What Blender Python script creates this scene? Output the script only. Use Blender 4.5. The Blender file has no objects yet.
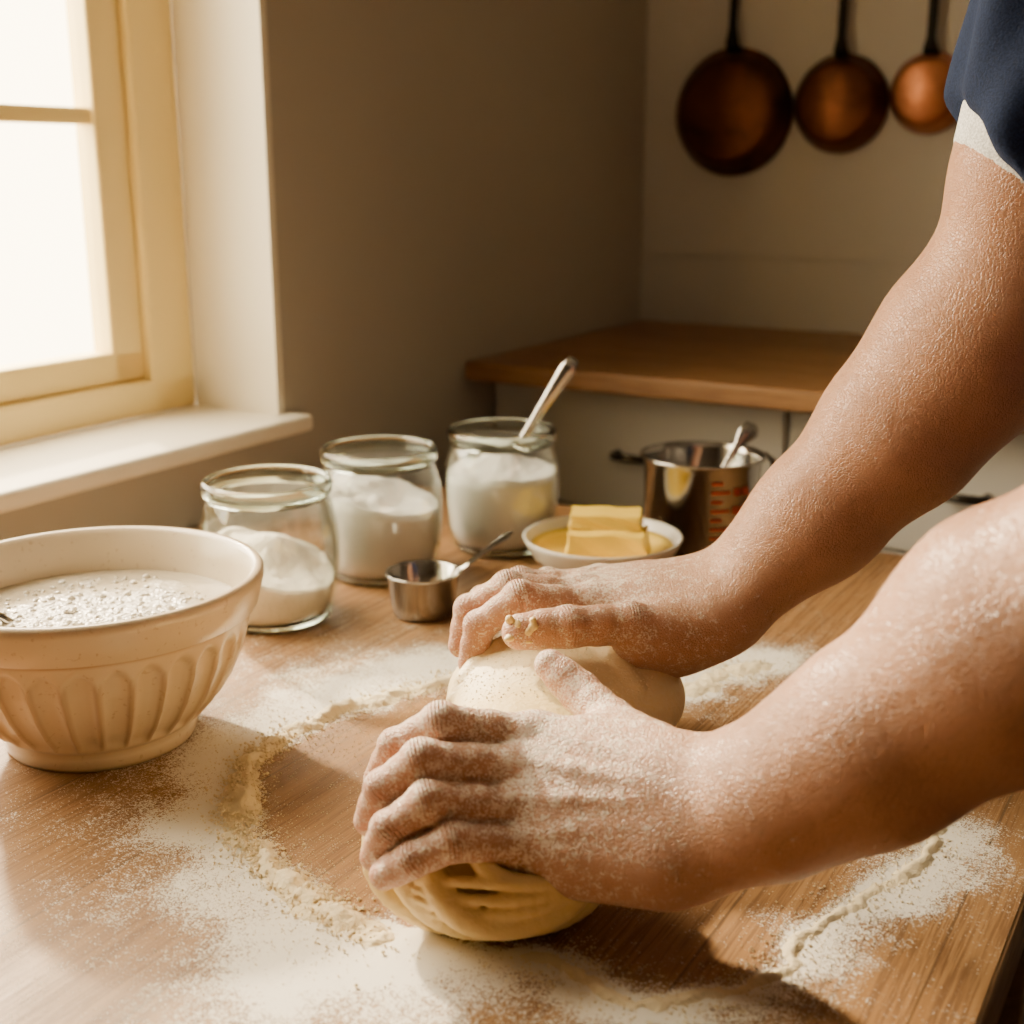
import bpy, math, random
import numpy as np
from mathutils import Vector, Matrix
random.seed(4); rng=np.random.default_rng(7)
# ---------------------------------------------------------------- frame of reference
TZ=0.78                       # table top height
CAMZ=1.20; PITCH=math.radians(15); FP=1300.0
cP,sP=math.cos(PITCH),math.sin(PITCH)
def ray(px,py):
    a=(px-512)/FP; u=(512-py)/FP
    return np.array([a, cP+u*sP, -sP+u*cP])
def D(px,py,t):
    """world point measured off the photo at depth t (metres)"""
    r=ray(px,py)*t; return np.array([r[0],r[1],r[2]+CAMZ])
def G(px,py,z=0.0):
    r=ray(px,py); t=(CAMZ-TZ-z)/(-r[2]); return np.array([r[0]*t,r[1]*t,TZ+z])
TH=math.radians(-30.33)
dv=np.array([-math.sin(TH),math.cos(TH),0]); bv=np.array([math.cos(TH),math.sin(TH),0])
BW=-1.096; DB=2.379           # left wall plane (b), back wall plane (d)
ROT=Matrix.Rotation(TH,4,'Z')
def L2W(b,d,z): return np.array([bv[0]*b+dv[0]*d, bv[1]*b+dv[1]*d, z])

COL=bpy.context.scene.collection
def mesh_obj(name,verts,faces,mat=None,smooth=False,parent=None,mw=None):
    me=bpy.data.meshes.new(name)
    if isinstance(verts,np.ndarray): verts=verts.tolist()
    if isinstance(faces,np.ndarray): faces=faces.tolist()
    me.from_pydata(verts,[],faces); me.update()
    o=bpy.data.objects.new(name,me); COL.objects.link(o)
    if mat: me.materials.append(mat)
    if smooth: me.polygons.foreach_set('use_smooth',[True]*len(me.polygons))
    if mw is not None: o.matrix_world=mw
    if parent: o.parent=parent
    return o
def empty(name,loc=(0,0,0)):
    e=bpy.data.objects.new(name,None); e.empty_display_size=.05; COL.objects.link(e); e.location=loc; return e
def parent_keep(o,p):
    o.parent=p; o.matrix_parent_inverse=Matrix.Translation(p.location).inverted()
def bevel(o,w=.004,s=3):
    m=o.modifiers.new('bevel','BEVEL'); m.width=w; m.segments=s; m.limit_method='ANGLE'; m.angle_limit=math.radians(40)
    return o
def smoothmod(o,n=4,f=.5):
    m=o.modifiers.new('smooth','SMOOTH'); m.iterations=n; m.factor=f; return o
class MB:
    def __init__(s): s.v=[]; s.f=[]
    def add(s,v,f):
        n=len(s.v); s.v+= [tuple(map(float,p)) for p in v]; s.f+=[tuple(i+n for i in q) for q in f]
    def box(s,x0,x1,y0,y1,z0,z1):
        v=[(x,y,z) for x in(x0,x1) for y in(y0,y1) for z in(z0,z1)]
        s.add(v,[(0,1,3,2),(4,6,7,5),(0,4,5,1),(2,3,7,6),(0,2,6,4),(1,5,7,3)])
    def lathe(s,prof,seg=64,M=None,cap=True):
        v=[];f=[];n=len(prof)
        for i in range(seg):
            a=2*math.pi*i/seg
            for r,z in prof: v.append((r*math.cos(a),r*math.sin(a),z))
        for i in range(seg):
            j=(i+1)%seg
            for k in range(n-1): f.append((i*n+k,j*n+k,j*n+k+1,i*n+k+1))
        if M is not None: v=[tuple(M@Vector(p)) for p in v]
        s.add(v,f)
    def tube(s,pts,rad,seg=12,flat=1.0,up=(0,0,1)):
        pts=[np.array(p,float) for p in pts]; n=len(pts); v=[];f=[]
        if not hasattr(rad,'__len__'): rad=[rad]*n
        for i,p in enumerate(pts):
            t=pts[min(i+1,n-1)]-pts[max(i-1,0)]; t/=np.linalg.norm(t)
            sd=np.cross(t,up); sd/=np.linalg.norm(sd)+1e-9; u=np.cross(sd,t)
            for k in range(seg):
                a=2*math.pi*k/seg; v.append(p+sd*math.cos(a)*rad[i]+u*math.sin(a)*rad[i]*flat)
        for i in range(n-1):
            for k in range(seg):
                l=(k+1)%seg; f.append((i*seg+k,i*seg+l,(i+1)*seg+l,(i+1)*seg+k))
        f.append(tuple(range(seg))[::-1]); f.append(tuple((n-1)*seg+k for k in range(seg)))
        s.add(v,f)
    def obj(s,name,mat,smooth=False,parent=None,mw=None): return mesh_obj(name,s.v,s.f,mat,smooth,parent,mw)
# ---------------------------------------------------------------- materials
class NT:
    def __init__(s,name):
        s.m=bpy.data.materials.new(name); s.m.use_nodes=True; s.t=s.m.node_tree; s.p=s.t.nodes['Principled BSDF']; s.out=s.t.nodes['Material Output']
    def n(s,typ,ins=None,**kw):
        x=s.t.nodes.new(typ)
        for k,v in kw.items(): setattr(x,k,v)
        if ins:
            for k,v in ins.items(): s.set(x.inputs[k],v)
        return x
    def set(s,inp,v):
        if isinstance(v,bpy.types.NodeSocket): s.t.links.new(v,inp)
        elif inp.type=='RGBA' and len(v)==3: inp.default_value=tuple(v)+(1,)
        else: inp.default_value=v
    def P(s,**kw):
        for k,v in kw.items(): s.set(s.p.inputs[k.replace('_',' ')],v)
    def math(s,op,a,b=0.0,c=None,clamp=False):
        x=s.n('ShaderNodeMath',operation=op,use_clamp=clamp); s.set(x.inputs[0],a); s.set(x.inputs[1],b)
        if c is not None: s.set(x.inputs[2],c)
        return x.outputs[0]
    def mix(s,f,a,b):
        x=s.n('ShaderNodeMix',data_type='RGBA'); s.set(x.inputs[0],f); s.set(x.inputs[6],a); s.set(x.inputs[7],b); return x.outputs[2]
    def coord(s,k='Object'): return s.n('ShaderNodeTexCoord').outputs[k]
    def mapping(s,v,sc=(1,1,1)):
        return s.n('ShaderNodeMapping',{'Vector':v,'Scale':sc}).outputs[0]
    def noise(s,v,sc=5,det=4,rough=.5,dist=0):
        return s.n('ShaderNodeTexNoise',{'Vector':v,'Scale':sc,'Detail':det,'Roughness':rough,'Distortion':dist}).outputs['Fac']
    def attr(s,n): return s.n('ShaderNodeAttribute',attribute_name=n).outputs['Fac']
    def mr(s,v,a,b,c=0,d=1): return s.n('ShaderNodeMapRange',{'Value':v,'From Min':a,'From Max':b,'To Min':c,'To Max':d}).outputs[0]
    def bump(s,h,st=.3,dist=.001): 
        x=s.n('ShaderNodeBump',{'Height':h,'Strength':st,'Distance':dist}); return x.outputs[0]
def simple(name,c,rough=.5,metal=0,var=.08,nsc=8,bump=0,bsc=60,bd=.001,**kw):
    t=NT(name); co=t.coord(); nz=t.noise(co,nsc,2)
    c2=tuple(max(0,x*(1-var*2)) for x in c[:3])+(1,)
    t.P(Base_Color=t.mix(nz,c2,c),Roughness=rough,Metallic=metal)
    if bump: t.P(Normal=t.bump(t.noise(co,bsc,3),bump,bd))
    for k,v in kw.items(): t.set(t.p.inputs[k.replace('_',' ')],v)
    return t.m
wall_m=simple('wall_shade_paint',(.47,.425,.35,1),.75,var=.04,nsc=2,bump=.12,bsc=90)  # left wall: its shade is put into a darker base colour
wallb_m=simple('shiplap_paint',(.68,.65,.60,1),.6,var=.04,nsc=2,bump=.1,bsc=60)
walld_m=simple('bounce_cut_paint',(.22,.18,.15,1),.8,var=.04,nsc=2)  # unseen walls, colour made dark to cut bounced fill light
frame_m=simple('window_glare_paint',(.95,.76,.34,1),.35,var=.03,nsc=4)  # cream frame tinted yellow, window glare put into the colour
sill_m=simple('sill_paint',(.84,.78,.65,1),.4,var=.04,nsc=5)
cab_m=simple('cabinet_paint',(.60,.57,.52,1),.4,var=.03,nsc=3)
ceil_m=simple('ceiling_paint',(.38,.35,.31,1),.8,var=.03)  # unseen ceiling darkened to cut bounced fill light
iron_m=simple('cast_iron',(.02,.018,.016,1),.45,.8,var=.2,bump=.2)
handle_m=simple('dark_bronze',(.05,.04,.03,1),.35,.9)
steel_m=simple('stainless_steel',(.50,.48,.45,1),.16,1,var=.1,nsc=20)
butter_m=simple('butter',(.90,.63,.075,1),.38,0,var=.05,nsc=25,bump=.25,bsc=70,bd=.002)
dish_m=simple('white_ceramic',(.74,.71,.64,1),.22,var=.03)
flour_m=simple('flour',(.82,.76,.64,1),.95,var=.06,nsc=40,bump=.7,bsc=160,bd=.002)
sugar_m=simple('sugar',(.82,.80,.76,1),.8,var=.04,nsc=90,bump=.8,bsc=500,bd=.001)
crumb_m=simple('flour_crumbs',(.84,.72,.48,1),.95,var=.06,nsc=60,bump=.7,bsc=260,bd=.002)
def wood(name,ca,cb,cc,plank=.095,axis=0,rough=.42,dust=False):
    t=NT(name); co=t.coord(); sx=t.n('ShaderNodeSeparateXYZ',{0:co})
    along=(1,.03,1) if axis==0 else (.03,1,1)
    nb=t.noise(t.mapping(co,along),70,5,.65,.5); nf=t.noise(t.mapping(co,along),420,3,.7,.1)
    nl=t.noise(co,3.5,2)
    pl=t.math('FLOOR',t.math('DIVIDE',sx.outputs[axis],plank))
    wn=t.n('ShaderNodeTexWhiteNoise',{'W':pl},noise_dimensions='1D').outputs[0]
    c=t.mix(t.mr(nb,.38,.62),ca,cb); c=t.mix(t.mr(nf,.45,.60,0,.85),c,cc)
    c=t.mix(t.math('MULTIPLY',wn,.50),c,cc); c=t.mix(t.mr(nl,.35,.7,0,.3),c,ca)
    fr=t.math('FRACT',t.math('DIVIDE',sx.outputs[axis],plank))
    seam=t.math('LESS_THAN',fr,.014)
    c=t.mix(t.math('MULTIPLY',seam,.75),c,(.10,.05,.02,1))
    rg=t.mr(nf,.3,.7,rough-.06,rough+.16); h=nf
    if dust:
        du=t.attr('dust'); n1=t.noise(co,900,1,.7); n2=t.noise(co,420,2,.65); n3=t.noise(co,32,4,.7)
        s=t.math('ADD',t.math('MULTIPLY',n1,.50),t.math('ADD',t.math('MULTIPLY',n2,.42),t.math('MULTIPLY',n3,.30)))
        k=t.math('ADD',s,t.math('MULTIPLY',du,.30))
        m=t.mr(k,.755,.815,0,.95)
        film=t.math('MULTIPLY',t.math('POWER',du,1.6),.10,clamp=True)
        m=t.math('MAXIMUM',m,film)
        c=t.mix(m,c,(.86,.82,.72,1)); rg=t.math('ADD',rg,t.math('MULTIPLY',m,.5),clamp=True)
        h=t.math('ADD',t.math('MULTIPLY',nf,.25),t.math('MULTIPLY',m,1.2))
    t.P(Base_Color=c,Roughness=rg,Normal=t.bump(h,.5,.0014))
    return t.m
table_m=wood('table_beech',(.31,.160,.058,1),(.44,.245,.098,1),(.15,.068,.023,1),.115,0,.42,True)
leg_m=wood('table_leg_wood',(.28,.15,.06,1),(.36,.21,.09,1),(.18,.09,.035,1),2,0,.45)
counter_m=wood('counter_oak',(.33,.165,.06,1),(.45,.24,.09,1),(.19,.085,.028,1),.05,1,.38)
floor_m=wood('floor_boards',(.20,.12,.07,1),(.26,.16,.09,1),(.14,.08,.04,1),.14,0,.5)
t=NT('copper_aged'); co=t.coord(); n=t.noise(co,9,4,.6,.4)
t.P(Base_Color=t.mix(t.mr(n,.35,.7),(.17,.058,.026,1),(.05,.020,.012,1)),Metallic=.9,Roughness=t.mr(n,.3,.7,.28,.45)); copper_dark=t.m
t=NT('copper_bright'); co=t.coord(); n=t.noise(co,9,4,.6,.4)
t.P(Base_Color=t.mix(t.mr(n,.35,.7),(.68,.27,.13,1),(.30,.11,.05,1)),Metallic=.95,Roughness=t.mr(n,.3,.7,.26,.40)); copper_bright=t.m
t=NT('cream_stoneware'); co=t.coord(); n=t.noise(co,14,3); n2=t.noise(co,220,1)
at=t.attr('wear')
c=t.mix(n,(.60,.50,.36,1),(.70,.61,.46,1)); c=t.mix(t.math('MULTIPLY',at,t.mr(n,.3,.7,.45,1.0)),c,(.34,.20,.09,1)); c=t.mix(t.mr(n2,.66,.75,0,.5),c,(.42,.30,.18,1))
t.P(Base_Color=c,Roughness=.28,Coat_Weight=.3,Coat_Roughness=.12); stone_m=t.m
def glass(name,tint,edge,dk=(.74,.86,.77)):
    t=NT(name); t.t.nodes.remove(t.p)
    tr=t.n('ShaderNodeBsdfTransparent'); gl=t.n('ShaderNodeBsdfGlossy',{'Roughness':.03}); gl.inputs[0].default_value=(1,1,1,1)
    fr=t.n('ShaderNodeLayerWeight',{'Blend':.5}); f3=t.math('POWER',fr.outputs['Facing'],3.5); f=t.mr(f3,0,1,.045,edge)
    trc=t.mix(f3,tuple(tint)+(1,),(tint[0]*dk[0],tint[1]*dk[1],tint[2]*dk[2],1)); t.set(tr.inputs[0],trc)
    mx=t.n('ShaderNodeMixShader',{0:f,1:tr.outputs[0],2:gl.outputs[0]}); t.t.links.new(mx.outputs[0],t.out.inputs[0]); return t.m
glass_m=glass('jar_glass',(.99,.998,.992),.9)
pane_m=glass('window_glass',(.995,.995,.99),.3,(1,1,1))
t=NT('jar_rim_glass'); t.P(Base_Color=(.86,.97,.90,1),Roughness=.03,IOR=1.4,Transmission_Weight=1.0); rimglass_m=t.m
t=NT('frothy_batter'); co=t.coord(); v=t.n('ShaderNodeTexVoronoi',{'Vector':co,'Scale':150}); v2=t.n('ShaderNodeTexVoronoi',{'Vector':co,'Scale':330}); n=t.noise(co,18,3)
fo=t.attr('foam'); k=t.mr(t.math('ADD',fo,t.math('MULTIPLY',n,.8)),.75,1.0,0,1)
hh=t.math('MULTIPLY',t.math('ADD',t.math('SUBTRACT',1.0,v.outputs['Distance']),t.math('MULTIPLY',t.math('SUBTRACT',1.0,v2.outputs['Distance']),.5)),t.math('ADD',k,.1))
c=t.mix(k,(.52,.45,.34,1),(.84,.81,.74,1)); c=t.mix(t.math('MULTIPLY',t.mr(v.outputs['Distance'],.35,.75,0,1),t.math('MULTIPLY',k,.45)),c,(.52,.45,.35,1))
t.P(Base_Color=c,Roughness=t.mr(k,0,1,.12,.25),Normal=t.bump(hh,.8,.003)); batter_m=t.m
t=NT('dough'); co=t.coord(); n=t.noise(co,22,4,.6); n2=t.noise(co,300,2,.6); fl=t.attr('flour')
c=t.mix(n,(.68,.49,.19,1),(.78,.61,.30,1)); m=t.mr(t.math('ADD',fl,t.math('MULTIPLY',n2,.5)),.55,1.1,0,.75)
c=t.mix(m,c,(.76,.69,.53,1))
t.P(Base_Color=c,Roughness=.5,Subsurface_Weight=.06,Subsurface_Scale=.005,Subsurface_Radius=(1,.7,.4),Normal=t.bump(t.math('ADD',t.math('MULTIPLY',n2,.4),t.noise(co,60,4)),.6,.0024)); dough_m=t.m
t=NT('skin'); co=t.coord(); red=t.attr('red'); fl=t.attr('flour'); cs=t.attr('crease_s'); cm=t.attr('crease_m')
n=t.noise(co,30,4,.6); n2=t.noise(co,700,1,.6); n3=t.noise(co,150,3,.7); n4=t.noise(co,8,2)
c=t.mix(n,(.38,.180,.098,1),(.52,.275,.160,1)); c=t.mix(t.mr(n4,.35,.7,0,.35),c,(.33,.145,.076,1))
c=t.mix(t.mr(n2,.58,.70,0,.30),c,(.25,.11,.06,1))
c=t.mix(t.math('MULTIPLY',red,.45),c,(.56,.17,.10,1))
wv=t.math('SINE',t.math('MULTIPLY',cs,2800.0)); wv=t.math('MULTIPLY',t.math('POWER',t.math('ADD',t.math('MULTIPLY',wv,.5),.5),2.0),cm)
c=t.mix(t.math('MULTIPLY',wv,.5),c,(.24,.075,.04,1))
k=t.math('ADD',t.math('ADD',t.math('MULTIPLY',n3,.50),t.math('MULTIPLY',n2,.50)),t.math('MULTIPLY',fl,.25))
fm=t.mr(k,.69,.82,0,.78); film=t.math('MULTIPLY',fl,.10,clamp=True); fm=t.math('MAXIMUM',fm,film); c=t.mix(fm,c,(.82,.75,.63,1))
vo=t.n('ShaderNodeTexVoronoi',{'Vector':co,'Scale':430},feature='DISTANCE_TO_EDGE').outputs['Distance']
vl=t.mr(vo,0,.16,0,1)
h=t.math('SUBTRACT',t.math('ADD',t.math('MULTIPLY',vl,.45),t.math('ADD',t.math('MULTIPLY',n3,.9),t.math('MULTIPLY',fm,.6))),t.math('MULTIPLY',wv,1.8))
t.P(Base_Color=c,Roughness=t.math('ADD',.38,t.math('MULTIPLY',fm,.45)),Subsurface_Weight=.08,Subsurface_Scale=.006,Subsurface_Radius=(1,.35,.2),Normal=t.bump(h,.7,.001)); skin_m=t.m
nail_m=simple('fingernail',(.60,.36,.27,1),.25,var=.04)
def cloth(name,c,sc=900):
    t=NT(name); co=t.coord(); n=t.noise(co,700,1)
    c2=tuple(x*.6 for x in c[:3])+(1,)
    t.P(Base_Color=t.mix(t.mr(n,.35,.65),c2,c),Roughness=.9,Normal=t.bump(n,.4,.001)); t.set(t.p.inputs['Specular IOR Level'],.15); return t.m
navy_m=cloth('navy_linen',(.014,.024,.062,1)); white_m=cloth('white_cotton',(.8,.8,.78,1)); trouser_m=cloth('charcoal_cotton',(.05,.05,.055,1))
shoe_m=simple('leather',(.05,.03,.02,1),.4); hair_m=simple('brown_hair',(.06,.03,.015,1),.5,var=.3,nsc=120,bump=.8,bsc=300)
armhair_m=simple('arm_hair',(.20,.10,.05,1),.4)
# ---------------------------------------------------------------- SDF mesher
def smin(a,b,k):
    if k<=0: return np.minimum(a,b)
    h=np.maximum(k-np.abs(a-b),0)/k
    return np.minimum(a,b)-h*h*k*.25
class Field:
    def __init__(s,lo,hi,h):
        s.lo=np.array(lo,float); s.h=h; s.n=np.ceil((np.array(hi)-s.lo)/h).astype(int)+1
        s.a=np.full(tuple(s.n),1.0,np.float32); s.ax=[(s.lo[i]+h*np.arange(s.n[i])).astype(np.float32) for i in range(3)]
    def sub(s,lo,hi):
        i0=np.clip(np.floor((np.array(lo)-s.lo)/s.h).astype(int),0,s.n-1); i1=np.clip(np.ceil((np.array(hi)-s.lo)/s.h).astype(int)+1,1,s.n)
        sl=tuple(slice(i0[i],max(i1[i],i0[i]+1)) for i in range(3))
        return sl,(s.ax[0][sl[0]][:,None,None],s.ax[1][sl[1]][None,:,None],s.ax[2][sl[2]][None,None,:])
    def cap(s,a,b,ra,rb=None,k=.01,sign=1):
        rb=ra if rb is None else rb; a=np.array(a,float); b=np.array(b,float); m=max(ra,rb)+k+3*s.h
        sl,(X,Y,Z)=s.sub(np.minimum(a,b)-m,np.maximum(a,b)+m)
        ab=b-a; L=max(float(ab@ab),1e-12)
        t=np.clip(((X-a[0])*ab[0]+(Y-a[1])*ab[1]+(Z-a[2])*ab[2])/L,0,1)
        d=np.sqrt((X-a[0]-t*ab[0])**2+(Y-a[1]-t*ab[1])**2+(Z-a[2]-t*ab[2])**2)-(ra+t*(rb-ra))
        if sign>0: s.a[sl]=smin(s.a[sl],d.astype(np.float32),k)
        else: s.a[sl]=-smin(-s.a[sl],d.astype(np.float32),k)
    def ell(s,c,r,R=None,k=.01,sign=1):
        c=np.array(c,float); r=np.array(r,float); m=r.max()+k+3*s.h
        sl,(X,Y,Z)=s.sub(c-m,c+m); X=X-c[0];Y=Y-c[1];Z=Z-c[2]
        if R is None: R=np.eye(3)
        P=[X*R[0][i]+Y*R[1][i]+Z*R[2][i] for i in range(3)]
        k0=np.sqrt(sum((P[i]/r[i])**2 for i in range(3))); k1=np.sqrt(sum((P[i]/r[i]**2)**2 for i in range(3)))+1e-6
        d=(k0*(k0-1)/k1)
        if sign>0: s.a[sl]=smin(s.a[sl],d.astype(np.float32),k)
        else: s.a[sl]=-smin(-s.a[sl],d.astype(np.float32),k)
    def mesh(s):
        F=s.a; neg=F<0; n=F.shape
        c8=[(i,j,k) for i in(0,1) for j in(0,1) for k in(0,1)]
        def sh(A,c): return A[c[0]:n[0]-1+c[0],c[1]:n[1]-1+c[1],c[2]:n[2]-1+c[2]]
        cnt=np.zeros((n[0]-1,n[1]-1,n[2]-1),np.uint8)
        for c in c8: cnt+=sh(neg,c)
        act=(cnt>0)&(cnt<8); I=np.argwhere(act); idx=np.full(act.shape,-1,np.int32); idx[act]=np.arange(len(I))
        acc=np.zeros((len(I),3)); num=np.zeros(len(I))
        val={c:F[I[:,0]+c[0],I[:,1]+c[1],I[:,2]+c[2]].astype(float) for c in c8}
        for c in c8:
            for ax in range(3):
                if c[ax]==0:
                    d=list(c); d[ax]=1; d=tuple(d); va,vb=val[c],val[d]; m=(va<0)!=(vb<0)
                    t=np.where(m,va/np.where(m,va-vb,1),0); p=np.array(c,float)[None]+np.zeros((len(I),3)); p[:,ax]+=t
                    acc[m]+=p[m]; num[m]+=1
        V=(I+acc/num[:,None])*s.h+s.lo; quads=[]
        for ax in range(3):
            o1,o2=(ax+1)%3,(ax+2)%3
            A=np.take(neg,range(0,n[ax]-1),axis=ax); B=np.take(neg,range(1,n[ax]),axis=ax)
            E=np.argwhere(A!=B); ok=(E[:,o1]>0)&(E[:,o2]>0)&(E[:,o1]<n[o1]-1)&(E[:,o2]<n[o2]-1); E=E[ok]
            s0=A[E[:,0],E[:,1],E[:,2]]
            def cell(a,b):
                Q=E.copy(); Q[:,o1]+=a; Q[:,o2]+=b; return idx[Q[:,0],Q[:,1],Q[:,2]]
            q=np.stack([cell(-1,-1),cell(0,-1),cell(0,0),cell(-1,0)],1)
            q[~s0]=q[~s0][:,::-1]; quads.append(q)
        Q=np.concatenate(quads); Q=Q[(Q>=0).all(1)]
        return V,Q
def set_attr(o,name,arr):
    a=o.data.attributes.new(name,'FLOAT','POINT'); a.data.foreach_set('value',np.asarray(arr,np.float32))
def unit(v): v=np.array(v,float); return v/(np.linalg.norm(v)+1e-12)
# ---------------------------------------------------------------- room
def wallbox(name,boxes,mat,bev=None,parent=None):
    m=MB()
    for b in boxes: m.box(*b)
    o=m.obj(name,mat,mw=ROT)
    if bev: bevel(o,bev)
    if parent: o.parent=parent
    return o
W0,W1,S0,S1=.10,1.275,.8865,2.20
DF=-1.6; BR=1.9
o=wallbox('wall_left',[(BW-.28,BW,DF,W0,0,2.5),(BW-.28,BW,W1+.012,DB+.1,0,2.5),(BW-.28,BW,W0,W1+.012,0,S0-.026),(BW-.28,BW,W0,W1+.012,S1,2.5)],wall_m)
wallbox('trim_1',[(BW-.139,BW+.0005,W1,W1+.0125,S0,S1)],sill_m)   # plaster reveal lining
bd=[(BW,BR,DB+.006,DB+.12,0,2.5)]
z=0.03
while z<2.49:
    bd.append((BW,BR,DB,DB+.006,z,min(z+.246,2.5))); z+=.25
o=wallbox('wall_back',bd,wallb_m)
wallbox('wall_right',[(BR,BR+.1,DF,DB+.12,0,2.5)],walld_m)
wallbox('wall_front',[(BW-.28,BR+.1,DF-.1,DF,0,2.5)],walld_m)
wallbox('floor',[(BW-.28,BR+.1,DF-.1,DB+.12,-.08,0)],floor_m)
wallbox('ceiling',[(BW-.28,BR+.1,DF-.1,DB+.12,2.5,2.6)],ceil_m)
wallbox('windowsill',[(BW-.15,BW+.035,W0-.04,W1+.030,S0-.022,S0)],sill_m,.006) 
win=empty('window_1')
WB=BW-.14
fr=[(WB-.06,WB,W1-.075,W1,S0,S1),(WB-.06,WB,W0,W0+.075,S0,S1),(WB-.06,WB,W0,W1,S0,S0+.045),(WB-.06,WB,W0,W1,S1-.06,S1)]
wallbox('frame',fr,frame_m,.005,win)
a,b_=W0+.075,W1-.075; sb,st=S0+.045,S1-.06
fr=[(WB-.05,WB-.014,b_-.052,b_,sb,st),(WB-.05,WB-.014,a,a+.052,sb,st),(WB-.05,WB-.014,a,b_,sb,sb+.04),(WB-.05,WB-.014,a,b_,st-.04,st)]
wallbox('sash',fr,frame_m,.004,win)
mu=[]
for zz in (1.255,1.565,1.875): mu.append((WB-.042,WB-.02,a+.05,b_-.05,zz-.010,zz+.010))
mid=(a+b_)/2-.12; mu.append((WB-.043,WB-.019,mid-.011,mid+.011,sb+.03,st-.03))
wallbox('muntins',mu,frame_m,.003,win)
wallbox('pane',[(WB-.034,WB-.031,a+.04,b_-.04,sb+.03,st-.03)],pane_m,None,win)
# ---------------------------------------------------------------- cabinets and counter
cab=empty('kitchen_cabinet')
m=MB(); m.box(BW+.004,BR-.02,1.82,DB-.004,.10,.868); m.box(BW+.03,BR-.02,1.88,DB-.004,0,.11); m.obj('carcass',cab_m,mw=ROT,parent=cab)
m=MB(); h=MB(); B0=BW+.006
for i in range(6):
    x0=B0+i*.5; x1=min(x0+.496,BR-.03)
    for (z0,z1) in((.67,.855),(.115,.664)):
        m.box(x0+.002,x1-.002,1.803,1.82,z0,z1)
    if x1-x0<.3: continue
    c=(x0+x1)/2+.006
    h.tube([(c-.026,1.803,.762),(c-.026,1.780,.762),(c-.020,1.776,.762),(c+.024,1.776,.762),(c+.030,1.780,.762),(c+.030,1.803,.762)],.0065,10)
bevel(m.obj('drawer_fronts',cab_m,mw=ROT,parent=cab),.003); h.obj('drawer_pulls',handle_m,True,mw=ROT,parent=cab)
m=MB(); m.box(BW+.003,BR-.01,1.720,DB-.003,.869,.90); bevel(m.obj('wooden_countertop',counter_m,mw=ROT),.005)
# ---------------------------------------------------------------- copper pans
def pan(bc,zc,r,mat,hl,name='copper_frying_pan'):
    e=empty(name,tuple(L2W(bc,DB-.03,zc)))
    dep=.042
    Mx=Matrix(((1,0,0,bc),(0,0,-1,DB-.008),(0,1,0,zc),(0,0,0,1)))
    prof=[(0,dep),(r*.70,dep),(r*.78,dep-.003),(r*.84,dep-.010),(r*.95,.006),(r,0),(r*1.0,.0),(r*.995,-.003),(r*.97,-.002),(r*.84,dep-.012),(r*.78,dep-.006),(0,dep-.004)]
    m=MB(); m.lathe(prof,72,Mx); o=m.obj('pan_body',mat,True,mw=ROT); parent_keep(o,e)
    m=MB(); y=DB-.016
    m.tube([(bc,y,zc+r*.90),(bc,y-.012,zc+r*1.05),(bc,y-.012,zc+r*1.3),(bc,y-.008,zc+r+hl*.6),(bc,y-.006,zc+r+hl)],[.015,.013,.008,.009,.012],12,.4,(0,1,0))
    zt=zc+r+hl
    pts=[(bc+.013*math.cos(q),y-.006,zt+.010+.013*math.sin(q)) for q in np.linspace(0,2*math.pi,20)]
    m.tube(pts,.003,8,up=(0,1,0))
    o=m.obj('pan_handle',iron_m,True,mw=ROT); parent_keep(o,e)
    return zt+.018
PB=(BW+.182,BW+.382,BW+.535)
tops=[pan(PB[0],1.291,.114,copper_dark,.20),pan(PB[1],1.302,.085,copper_dark,.215),pan(PB[2],1.316,.068,copper_bright,.22)]
e=empty('hanging_pot_rail'); m=MB(); zr=1.66
m.tube([(BW+.03,DB-.03,zr),(BW+1.0,DB-.03,zr)],.007,12)
for x in(BW+.06,BW+.96): m.tube([(x,DB,zr),(x,DB-.03,zr)],.006,10)
for x,zt in zip(PB,tops):
    m.tube([(x,DB-.022,zt-.006),(x,DB-.02,zt),(x,DB-.026,(zt+zr)/2),(x,DB-.03,zr+.009),(x,DB-.042,zr)],.0028,8,up=(1,0,0))
m.obj('rail',iron_m,True,mw=ROT,parent=e)
# ---------------------------------------------------------------- flour layout
def PL(pts): return np.array([G(*p)[:2] for p in pts])
RA=PL([(462,676),(430,688),(395,694),(335,714),(280,738),(247,765),(236,800),(240,835),(262,862),(300,890),(338,915),(372,940)])
RB=PL([(530,957),(555,962),(575,972),(612,1002),(680,1006),(740,992),(790,972),(806,935),(845,905),(885,888),(925,860),(940,835),(905,838)])
RC=PL([(690,690),(735,672),(765,662)])
BK=PL([(462,676),(520,650),(620,640),(760,665),(850,720),(935,830)])
def pdist(P,L):
    best=np.full(len(P),9.0)
    for i in range(len(L)-1):
        a,b=L[i],L[i+1]; ab=b-a; t=np.clip(((P-a)@ab)/(ab@ab),0,1)
        best=np.minimum(best,np.linalg.norm(P-a-t[:,None]*ab,axis=1))
    return best
poly=np.concatenate([RA[:11],RB[0:11],BK[::-1]])
def inside(P,L):
    r=np.zeros(len(P),bool); n=len(L)
    for i in range(n):
        a,b=L[i],L[(i+1)%n]; c=(a[1]>P[:,1])!=(b[1]>P[:,1])
        x=(b[0]-a[0])*(P[:,1]-a[1])/((b[1]-a[1]) if b[1]!=a[1] else 1e-9)+a[0]; r^=c&(P[:,0]<x)
    return r
_gr=rng.random((256,256))
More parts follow.
